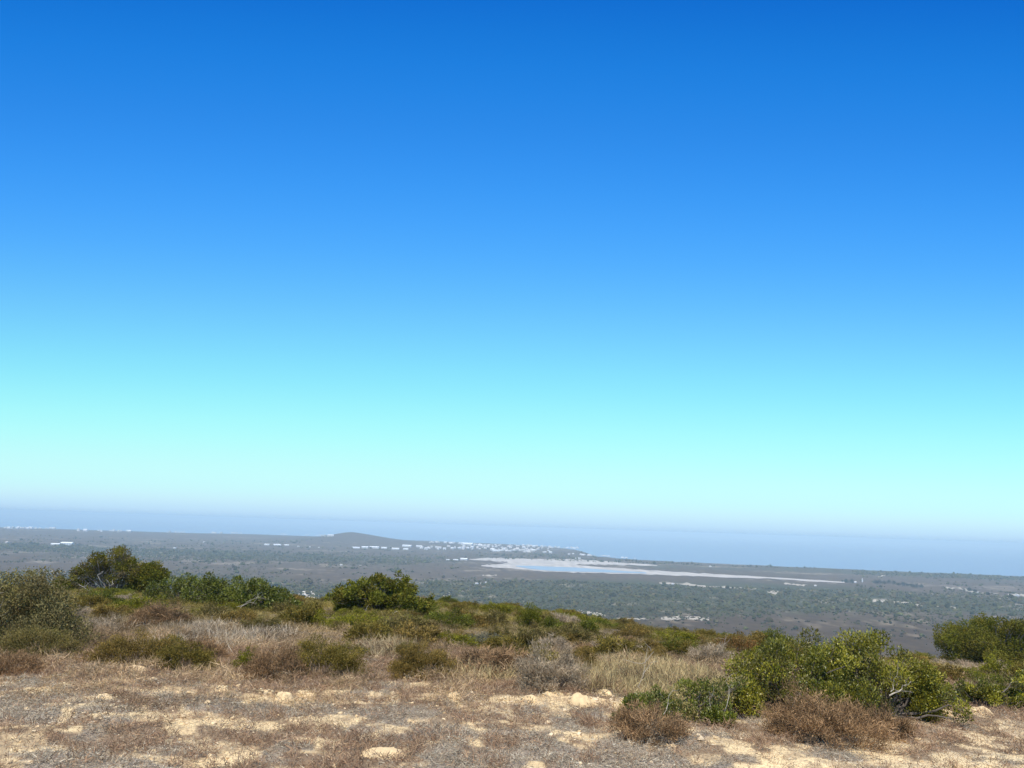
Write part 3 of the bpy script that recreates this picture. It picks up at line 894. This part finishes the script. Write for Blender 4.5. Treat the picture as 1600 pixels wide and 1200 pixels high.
for a in [
    (500, 1053, 150, 62, 'olive', 'broad olive brown bush above two sand mounds left of centre', .85),
    (655, 1060, 118, 62, 'brownolive', 'golden brown spreading bush right of the broad olive one', .85),
    (60, 1030, 150, 58, 'darkolive', 'dark low bush under the grey green bush at left', .8),
    (205, 1040, 150, 55, 'brownolive', 'brownish bush behind the left sand mound', .8),
    (285, 1045, 110, 50, 'olive', 'olive bush right of the left sand mounds', .85),
    (425, 1058, 110, 56, 'drybrown', 'dark dry bush between the sand mounds left of centre', .3),
    (385, 1042, 46, 34, 'yellowgreen', 'small yellowish bush at the edge of the pink grass', .85),
    (760, 1014, 100, 28, 'greyblue', 'flat grey blue shrub before the green row', .85),
    (858, 1078, 135, 68, 'greytwig', 'rounded leafless grey twig bush right of centre', .05),
    (905, 1050, 70, 46, 'brownolive', 'warm brown bush behind the grey twig bush', .8),
    (1150, 1016, 80, 24, 'red', 'reddish brown low shrub left of the thicket', .8),
    (1205, 1004, 80, 22, 'green', 'green shrub peeping over the reddish one', .9),
    (1540, 1056, 110, 26, 'pink', 'pale pinkish dead brush under the dense right tree', .05),
    (1288, 1155, 210, 86, 'drybrown', 'big dry brown brush in front of the thicket', .12),
    (1385, 1146, 90, 42, 'drybrown', 'smaller dry brush at the right of the big dry brush', .1),
    (1015, 1152, 140, 56, 'drybrown', 'tangled dry brown brush before the straggly shrub', .08),
    (1470, 1070, 70, 22, 'red', 'rusty low scrub between thicket and right tree', .7),
    (1540, 1075, 130, 24, 'green', 'flat green scrub under the right tree', .85),
    (697, 980, 96, 32, 'green', 'mid green shrub just right of the central tree', .9),
    (773, 978, 50, 28, 'darkolive', 'small dark brown shrub between two green ones', .8),
    (866, 988, 66, 24, 'green', 'low green shrub right of the round feathery bush', .9),
    (895, 992, 40, 22, 'darkolive', 'small dark shrub with brown shade on the crest', .8),
    (918, 992, 40, 26, 'green', 'upright green shrub at the right end of the crest row', .9),
    (480, 978, 90, 24, 'yellowgreen', 'low yellow green cushion left of the central tree', .95),
    (560, 985, 130, 30, 'yellowgreen', 'wide yellow green cushion in front of the central tree', .95),
    (645, 985, 90, 22, 'yellowgreen', 'yellow green cushion right of the wide one', .95),
    (335, 966, 60, 22, 'darkolive', 'dark olive bush in front of the hedge-like row', .85),
    (372, 973, 80, 22, 'brownolive', 'brown low bush below the hedge-like row', .8),
    (445, 960, 44, 24, 'darkolive', 'dark bush at the right foot of the hedge-like row', .85),
    (486, 958, 40, 18, 'olive', 'small olive bush before the sandy clearing', .85),
    (150, 945, 90, 24, 'green', 'green cushion at the foot of the tall acacia', .9),
    (215, 955, 100, 26, 'yellowgreen', 'yellowish cushion below the rounded acacia', .9),
    (110, 950, 60, 24, 'olive', 'olive bush between the left bush and the tall acacia', .85),
    (1060, 1020, 80, 22, 'green', 'green low shrub on the crest left of the reddish one', .9),
    (985, 1024, 60, 28, 'darkolive', 'dark olive bush with brown foot on the crest', .85),
    (1020, 1018, 46, 20, 'brownolive', 'brown shrub on the crest beside the dark olive bush', .8),
    (705, 1012, 90, 26, 'yellowgreen', 'yellow green shrub left of the grey blue one', .9),
    (20, 1052, 110, 36, 'drybrown', 'dry brown bush low at the left edge', .3),
]:
    low_shrub(*a[:6], leafy_part=a[6])

# filler shrubs of the scrub belt, kinds in drifts
kinds = ['olive', 'brownolive', 'darkolive', 'yellowgreen', 'green', 'drybrown', 'greytwig', 'tan']
LAB = {'olive': 'low olive bush among many alike in the scrub belt', 'brownolive': 'low golden brown bush among many in the scrub belt', 'darkolive': 'low dark olive bush among many in the scrub belt',
       'yellowgreen': 'low yellow green bush among many on the crest', 'green': 'low green bush among many on the crest', 'drybrown': 'low dry brown bush among many in the scrub belt',
       'greytwig': 'low leafless grey bush among many in the scrub belt', 'tan': 'tan dry tuft bush among many in the scrub belt'}
PROTO = {}
for k in kinds:
    PROTO[k] = []
    for q in range(3):
        dry = k in ('drybrown', 'greytwig', 'tan')
        fo, st = twiggy(1.0, 1.0, .5, PALS[k], 5200, .08 if dry else .85, .007, ll=.050)
        nm = 'twigs' if dry else 'foliage'
        PROTO[k].append(((nm, fo.mesh(nm, M_DRY if dry else M_FINE)), ('stem', st.mesh('stem', M_BARK))))
cnt = 0
tries = 0
while cnt < 315 and tries < 4000:
    tries += 1
    y = rng.uniform(15, 62)
    x = rng.uniform(-.95, .95) * y
    if x > 1.5 and y < 20:
        continue
    dn = fbm(np.array([x / 6]), np.array([y / 6]), 200, 2)[0]
    far = ss(20, 42, y)
    if rng.random() < far:
        k = ['green', 'yellowgreen', 'olive', 'yellowgreen', 'darkolive', 'brownolive', 'green'][int((dn * 13 + rng.random() * 2.5)) % 7]
    else:
        k = ['brownolive', 'drybrown', 'olive', 'darkolive', 'brownolive', 'darkolive', 'drybrown', 'olive', 'greytwig', 'olive'][int((dn * 14 + rng.random() * 3.5)) % 10]
    s = rng.uniform(.55, 1.2) * (1 + .011 * y)
    px_f = float(pxof(x, y))
    e = link('scrub_shrub', None, None, (x, y, float(H(x, y)) - .03), rng.uniform(0, 6.28), LAB[k], 'shrub', 'low %s bushes of the scrub belt' % {'olive': 'olive', 'brownolive': 'golden brown', 'darkolive': 'dark olive', 'yellowgreen': 'yellow green', 'green': 'green', 'drybrown': 'dry brown', 'greytwig': 'leafless grey', 'tan': 'tan'}[k])
    e.scale = (s * rng.uniform(.9, 1.7), s * rng.uniform(.8, 1.3), s * rng.uniform(.8, 1.15) * (1 - .30 * ss(22, 40, y)) * (.75 if (y > 34 and (px_f < 680 or px_f > 1450)) else 1))
    for nm, me in PROTO[k][rng.integers(0, 3)]:
        link(nm, me, e)
    cnt += 1

leafy(20, 1012, 195, 138, 'big grey green twiggy bush rising at the left edge', [[(.21, .172, .066), (.27, .222, .095), (.125, .102, .038)], [(.20, .155, .065), (.26, .205, .09), (.12, .095, .038)], [(.18, .15, .045), (.23, .19, .065)]], 32000, .055, .026,
      shape=big_shape(170, [(-1, .85), (-.5, .95), (0, 1.0), (.3, .93), (.6, .78), (.85, .55), (1, .3)], 9), depth=.9, up=.5, mat=M_FINE, limb=False,
      dead=[(.05, .2, .12, .74, -.42, .010), (-.05, .3, -.02, .85, -.43, .008)])

leafy(829, 981, 48, 40, 'small round feathery green bush standing alone against the plain', AC, 5200, .07, .022, 34, .2, .9, up=.9, mat=M_FINE)

# bare pale sticks
for px, py, h, lab in [(1003, 1088, 72, 'crooked bare pale stick standing in the tan grass'), (1131, 1024, 34, 'small bare forked snag on the crest left of the thicket'), (992, 1032, 16, 'curled bare twig on the crest above the stick')]:
    p, _, Hh, _ = spot(px, py, 10, h)
    mb = MB()
    main = np.array([(.15, 0, 0), (-.05, 0, .22), (.02, 0, .5), (.08, 0, .75), (.2, 0, 1)]) * Hh
    tube(mb, main + rng.normal(size=main.shape) * .02 * Hh, .006 + .004 * Hh, .003, (.40, .33, .25), 6)
    for q, (dx, dz) in ((3, (-.5, .05)), (3, (.05, .35)), (2, (.3, .35)), (4, (-.15, .2))):
        tube(mb, wander(main[q], main[q] + np.array([dx, -.05, dz]) * Hh, 5, .12), .004 + .002 * Hh, .002, (.38, .31, .23), 5)
    link('bare_snag', mb.mesh('bare_snag', M_BARK), None, (p[0], p[1], p[2] - .03), 0, lab, 'dead branch')

# ------------------------------------------------------------------ sand mounds thrown up by mole rats
def mound(px, py, w, label, hf=.30):
    p, W, _, dist = spot(px, py, w, 1)
    r = W / 2 * 1.15
    nr_, na = 16, 40
    an = np.linspace(0, 2 * np.pi, na, endpoint=False)
    rr = np.linspace(0, 1, nr_)
    A, Q = np.meshgrid(an, rr)
    ecc = rng.uniform(.65, .9)
    s = rng.integers(0, 999)
    edge = 1 + .35 * (fbm(np.cos(A) * 1.3 + s, np.sin(A) * 1.3, 7, 3) - .5) * 2
    x, y = np.cos(A) * Q * r * edge, np.sin(A) * Q * r * ecc * edge
    prof = (1 - Q ** 2.8) * (1 - .25 * np.exp(-(Q / .3) ** 2) * rng.random())
    hh = r * hf * 2
    z = hh * prof * (.65 + .7 * fbm(x / r * 2 + s, y / r * 2, 9, 4)) + (fbm(x / .06 + s, y / .06, 11, 3) - .5) * (.012 if w > 70 else .028) * (1 - Q ** 3)
    z = z - .02 - .04 * Q
    gx, gy = p[0] + x, p[1] + y
    z = z + H(gx, gy) - float(H(p[0], p[1]))
    mb = MB()
    i = np.arange(nr_ - 1)[:, None] * na
    j = np.arange(na)[None, :]
    c = np.array([.62, .45, .245]) * (.9 + .25 * fbm(x / .12 + s, y / .12, 13, 3))[..., None]
    mb.add(np.stack([x, y, z], -1).reshape(-1, 3), np.stack([i + j, i + (j + 1) % na, i + na + (j + 1) % na, i + na + j], -1).reshape(-1, 4)[:, ::-1], c.reshape(-1, 3))
    m = 4 if w > 70 else 16  # crumbs of sand round the foot
    a_ = rng.uniform(0, 6.28, m)
    q = r * rng.uniform(.4, 1.25, m)
    cx, cy = np.cos(a_) * q, np.sin(a_) * q * ecc
    cz = H(p[0] + cx, p[1] + cy) - float(H(p[0], p[1])) + hh * np.clip(1 - (q / r) ** 2, 0, 1) * .8
    bush_cloud(mb, np.stack([cx, cy, cz - .01], 1), rng.uniform(.008, .022, m), rng.uniform(.006, .014, m), np.tile(np.array([.62, .49, .29]), (m, 1)))
    link('sand_mound', mb.mesh('sand_mound', M_SAND, True), None, (p[0], p[1], float(H(p[0], p[1]))), 0, label, 'sand mound', 'sand mounds on the bare ground')


for px, py, w, lab, hf in [
    (597, 1180, 84, 'largest smooth sand mound at the very front left of centre', .16),
    (180, 1043, 24, 'crumbly sand mound at the foot of the brownish left bush', .45),
    (217, 1048, 38, 'flat sand heap right of the crumbly left mound', .25),
    (240, 1064, 18, 'small round sand mound below the flat left heap', .40),
    (105, 1071, 26, 'low flat sand patch mound in the left dry brush', .18),
    (163, 1092, 46, 'long sand mound in the open at left', .2),
    (182, 1106, 26, 'low sand mound just below the long left one', .2),
    (347, 1079, 25, 'round sand mound before the dry bush left of centre', .40),
    (414, 1083, 26, 'round sand mound left of the tallest crumbly one', .30),
    (444, 1096, 36, 'tall crumbly sand mound in the grey litter', .42),
    (470, 1086, 20, 'small sand mound behind the tall crumbly one', .4),
    (484, 1091, 28, 'sand mound right of the tall crumbly one', .36),
    (543, 1063, 30, 'rounded sand mound under the broad olive bush', .34),
    (640, 1062, 28, 'bright sand mound under the golden brown bush', .36),
    (611, 1069, 18, 'little sand mound left of the bright one under the golden bush', .25),
    (711, 1090, 26, 'upright sand mound in the middle of the bare strip', .36),
    (618, 1092, 30, 'flat sand mound left of the upright middle one', .22),
    (785, 1093, 18, 'small sand mound on the right of the middle strip', .3),
    (826, 1095, 34, 'left sand mound of the bright strip below the grey twig bush', .32),
    (862, 1086, 28, 'sand mound at the foot of the grey twig bush', .26),
    (906, 1099, 40, 'largest sand mound of the bright strip below the grey twig bush', .36),
    (944, 1086, 28, 'smooth sand mound right of the grey twig bush', .34),
    (976, 1094, 20, 'sand mound beside the little dark green shrub', .3),
    (1476, 1116, 24, 'sand mound at the right foot of the thicket', .34),
    (1524, 1117, 46, 'broad sand mound under the low spreading shrub', .28),
]:
    mound(px, py, w, lab, hf)

# ------------------------------------------------------------------ ground cover, uncountable
def scatter(n, y0, y1, p=2.0):
    y = (y0 ** p + (y1 ** p - y0 ** p) * rng.random(n)) ** (1 / p)
    x = rng.uniform(-1.06, 1.06, n) * y
    return x, y


# grey dead mats
x, y = scatter(1320000, 5.2, 17)
g, br, b = cover(x, y)
k = rng.random(len(x)) < g * .85 + .13
x, y = x[k], y[k]
n = len(x)
lump = fbm(x / .16, y / .16, 300, 3)
mb = MB()
z = H(x, y) + rng.random(n) * .07 * ss(.35, .7, lump)
D = rdir(n, .15, .5)
blades(mb, np.stack([x, y, z], 1), D, rng.uniform(.02, .075, n), rng.uniform(.003, .0075, n), mixcol([(0.400, 0.335, 0.240), (0.270, 0.223, 0.160), (0.540, 0.461, 0.328), (0.160, 0.126, 0.088), (0.340, 0.242, 0.152)], n, .22) * (.8 + .5 * fbm(x / .5, y / .5, 301, 2))[:, None])
link('dead_mat', mb.mesh('dead_mat', M_DRY), kind='stuff', label='grey dead ground mats lying on the sand', cat='ground cover')

# red brown low scrub and stubble
x, y = scatter(1320000, 5.2, 20)
g, br, b = cover(x, y)
k = rng.random(len(x)) < (br * .75 + .15)
x, y = x[k], y[k]
n = len(x)
lump = fbm(x / .22, y / .22, 310, 3)
mb = MB()
D = rdir(n, .65, .7)
hgt = .025 + .13 * ss(.40, .75, lump)
z = H(x, y) - .01 + rng.random(n) * hgt * .7
blades(mb, np.stack([x, y, z], 1), D, hgt * rng.uniform(.35, .9, n), rng.uniform(.003, .007, n), mixcol([(0.280, 0.160, 0.088), (0.360, 0.228, 0.128), (0.170, 0.102, 0.060), (0.440, 0.301, 0.176), (0.220, 0.141, 0.096)], n, .22) * (.8 + .5 * fbm(x / .5, y / .5, 311, 2))[:, None], .3)
link('heath_stubble', mb.mesh('heath_stubble', M_DRY), kind='stuff', label='reddish brown low heath stubble on the sand', cat='ground cover')

# pinkish dry brush belt between bare sand and bushes
x, y = scatter(1750000, 8.4, 60, 1.25)
d_ = fbm(x / .9, y / 1.3, 320, 4)
edge = np.interp(x, [-8, -4, 0, 3, 5, 9], [8.9, 9.2, 10.1, 11.7, 13.0, 15.2]) + 3.6 * (fbm(x / 2, y * 0, 322, 3) - .3)
k = rng.random(len(x)) < ss(.30, .54, d_ + .10 * ss(edge + 1, edge + 5, y)) * ss(edge - 1.2, edge + 2.2, y)
x, y = x[k], y[k]
n = len(x)
sc_ = 1 + y / 40
hgt = (.07 + .26 * ss(.4, .7, fbm(x / .6, y / .6, 325, 3))) * (.35 + .65 * ss(0, 4, y - edge[k]))
mb = MB()
z = H(x, y) - .02 + rng.random(n) * hgt * .75
far = ss(19, 34, y)[:, None]
C = mixcol([(0.340, 0.228, 0.128), (0.430, 0.301, 0.176), (0.240, 0.155, 0.088), (0.300, 0.194, 0.092), (0.200, 0.145, 0.064)], n, .2) * (1 - far) + mixcol([(0.165, 0.131, 0.024), (0.220, 0.165, 0.036), (0.270, 0.194, 0.072), (0.120, 0.102, 0.020)], n, .2) * far
C = C * (.35 + 1.2 * ss(.25, .75, fbm(x / 1.2, y / 1.6, 326, 3)))[:, None]
blades(mb, np.stack([x, y, z], 1), rdir(n, .5, .8), (.05 + hgt * .5) * rng.uniform(.4, 1.1, n), rng.uniform(.0028, .0065, n) * sc_, C, .3)
link('dry_brush', mb.mesh('dry_brush', M_DRY), kind='stuff', label='pinkish brown dry brush filling the scrub belt', cat='ground cover')

# straw coloured grass in drifts
GR = blobs([(340, 1000, 60, 14, 1), (400, 1000, 40, 10, .8), (960, 1065, 75, 26, 1.1), (800, 1045, 60, 14, .8), (610, 1015, 45, 12, .8), (700, 1050, 60, 14, .5), (1050, 1050, 70, 16, .9), (760, 1060, 80, 12, .7), (1500, 1052, 60, 8, .6),
            (180, 985, 40, 8, .6), (240, 965, 40, 6, .5), (300, 985, 40, 8, .7)])
x, y = scatter(740000, 12, 55, 1.4)
w = fld(GR, x, y) + .9 * (fbm(x / .9, y / .9, 340, 3) - .5)
k = rng.random(len(x)) < ss(.3, .7, w)
x, y = x[k], y[k]
n = len(x)
mb = MB()
px_ = pxof(x, y)
pk = ss(700, 450, px_)[:, None]
C = mixcol([(0.380, 0.281, 0.128), (0.460, 0.359, 0.176), (0.300, 0.213, 0.096)], n, .15) * (1 - pk) + mixcol([(0.440, 0.339, 0.224), (0.520, 0.417, 0.288), (0.340, 0.252, 0.160)], n, .15) * pk
C = C * (.45 + 1.1 * fbm(x / .5, y / .5, 345, 3))[:, None]
blades(mb, np.stack([x, y, H(x, y) - .02 + rng.random(n) * .1], 1), rdir(n, 1.0, 1), rng.uniform(.12, .36, n), rng.uniform(.005, .010, n) * (1 + y / 45), C, .25)
link('dry_grass', mb.mesh('dry_grass', M_DRY), kind='stuff', label='straw coloured dry grass in drifts', cat='grass')

# crumbs and clods of sand
x, y = scatter(34000, 5.2, 20, 1.6)
g, br, b = cover(x, y)
k = rng.random(len(x)) < (.25 + .6 * np.minimum(b, 1)) * ss(.40, .62, fbm(x / .8, y / .8, 360, 3))
x, y = x[k], y[k]
n = len(x)
mb = MB()
q = np.exp(rng.normal(-4.35, .55, n)).clip(.004, .05)
bush_cloud(mb, np.stack([x, y, H(x, y) - .004], 1), q, q * rng.uniform(.4, .8, n), mixcol([(.60, .44, .25), (.52, .37, .20), (.68, .53, .34)], n, .08))
link('sand_crumbs', mb.mesh('sand_crumbs', M_SAND), kind='stuff', label='crumbs and clods of pale sand strewn on the bare ground', cat='sand')

# ------------------------------------------------------------------ light
SUN_EL, SUN_AZ = R(60), R(190)     # azimuth from +Y towards +X: behind the camera, a little left
sd = Vector((math.sin(SUN_AZ) * math.cos(SUN_EL), math.cos(SUN_AZ) * math.cos(SUN_EL), math.sin(SUN_EL)))
ld = bpy.data.lights.new('sun', 'SUN')
ld.energy = 5.0
ld.angle = R(.53)
ld.color = (1, .94, .83)
lo = bpy.data.objects.new('sun', ld)
COL.objects.link(lo)
lo.rotation_euler = sd.to_track_quat('Z', 'Y').to_euler()
lo.location = (0, -20, 60)

W = bpy.data.worlds.new('World')
S.world = W
W.use_nodes = True
nt = W.node_tree
nt.nodes.clear()
L = nt.links.new
sky = nt.nodes.new('ShaderNodeTexSky')
sky.sky_type = 'NISHITA'
sky.sun_disc = False
sky.sun_elevation = SUN_EL
sky.sun_rotation = SUN_AZ
sky.altitude = 140
sky.air_density, sky.dust_density, sky.ozone_density = 1.0, .6, 2.0
bg = nt.nodes.new('ShaderNodeBackground')
bg.inputs['Strength'].default_value = .095
out = nt.nodes.new('ShaderNodeOutputWorld')
# clear dry air: the sky texture graded by elevation to the photo's deep saturated blue
SKY_GRADE = [(0.0000, (0.309, 0.476, 0.819)), (0.0071, (0.337, 0.501, 0.812)), (0.0136, (0.339, 0.497, 0.761)), (0.0201, (0.350, 0.502, 0.712)), (0.0266, (0.356, 0.511, 0.672)), (0.0347, (0.360, 0.522, 0.630)), (0.0429, (0.368, 0.532, 0.599)), (0.0551, (0.384, 0.547, 0.566)), (0.0674, (0.398, 0.564, 0.547)), (0.0838, (0.408, 0.597, 0.536)), (0.1003, (0.412, 0.636, 0.536)), (0.1250, (0.411, 0.680, 0.550)), (0.1497, (0.398, 0.706, 0.573)), (0.1744, (0.377, 0.719, 0.604)), (0.1989, (0.360, 0.723, 0.638)), (0.2314, (0.335, 0.710, 0.690)), (0.2636, (0.304, 0.690, 0.744)), (0.3031, (0.254, 0.664, 0.814)), (0.3417, (0.207, 0.636, 0.884)), (0.3793, (0.170, 0.613, 0.931)), (0.4156, (0.138, 0.589, 0.950)), (0.4506, (0.112, 0.560, 0.952)), (0.4841, (0.090, 0.532, 0.941)), (0.5162, (0.068, 0.512, 0.936)), (0.5467, (0.050, 0.486, 0.923)), (0.5756, (0.037, 0.447, 0.893)), (0.6135, (0.023, 0.379, 0.852)), (0.7500, (0.200, 0.400, 0.640))]
if SKY_GRADE:
    # the brightness bands of this sky lie across the sun's direction, so sideways angles count for less
    tc = nt.nodes.new('ShaderNodeTexCoord')
    sq = nt.nodes.new('ShaderNodeVectorMath')
    sq.operation = 'MULTIPLY'
    sq.inputs[1].default_value = (.30, 1, 1)
    nm = nt.nodes.new('ShaderNodeVectorMath')
    nm.operation = 'NORMALIZE'
    L(tc.outputs['Generated'], sq.inputs[0])
    L(sq.outputs[0], nm.inputs[0])
    L(nm.outputs[0], sky.inputs['Vector'])
    sp = nt.nodes.new('ShaderNodeSeparateXYZ')
    L(nm.outputs[0], sp.inputs[0])
    ramp = nt.nodes.new('ShaderNodeValToRGB')
    el = ramp.color_ramp.elements
    while len(el) < len(SKY_GRADE):
        el.new(.5)
    for e, (z, c) in zip(el, SKY_GRADE):
        e.position = z
    for e, (z, c) in zip(el, SKY_GRADE):
        e.color = (*c, 1)
    L(sp.outputs['Z'], ramp.inputs[0])
    mu = nt.nodes.new('ShaderNodeMix')
    mu.data_type, mu.blend_type = 'RGBA', 'MULTIPLY'
    mu.inputs[0].default_value = 1
    L(sky.outputs[0], mu.inputs[6])
    L(ramp.outputs[0], mu.inputs[7])
    sc = nt.nodes.new('ShaderNodeVectorMath')
    sc.operation = 'SCALE'
    sc.inputs['Scale'].default_value = 2.5
    L(mu.outputs[2], sc.inputs[0])
    L(sc.outputs[0], bg.inputs['Color'])
else:
    L(sky.outputs[0], bg.inputs['Color'])
L(bg.outputs[0], out.inputs['Surface'])

# haze: one closed box of even thin air round everything
hm, nt, out = new_mat('haze_air')
pv = N(nt, 'ShaderNodeVolumePrincipled', Density=1.08e-4, Anisotropy=-0.3)
pv.inputs['Color'].default_value = (.66, .835, .935, 1)
nt.links.new(pv.outputs[0], out.inputs['Volume'])
mb = MB()
a, zb, zt = 46000, -146, 9
v = [(-a, -a, zb), (a, -a, zb), (a, a, zb), (-a, a, zb), (-a, -a, zt), (a, -a, zt), (a, a, zt), (-a, a, zt)]
mb.add(v, [(3, 2, 1, 0), (4, 5, 6, 7), (0, 1, 5, 4), (1, 2, 6, 5), (2, 3, 7, 6), (3, 0, 4, 7)], (1, 1, 1))
link('haze', mb.mesh('haze', hm), kind='stuff', label='pale blue haze over plain and sea', cat='haze')

# ------------------------------------------------------------------ render settings
S.view_settings.view_transform = 'Standard'
S.view_settings.look = 'None'
S.view_settings.gamma = 1
S.view_settings.exposure = .21
S.render.resolution_x, S.render.resolution_y = 1024, 768
S.cycles.volume_bounces = 0
S.cycles.max_bounces = 6
S.cycles.transparent_max_bounces = 8
S.cycles.use_denoising = True
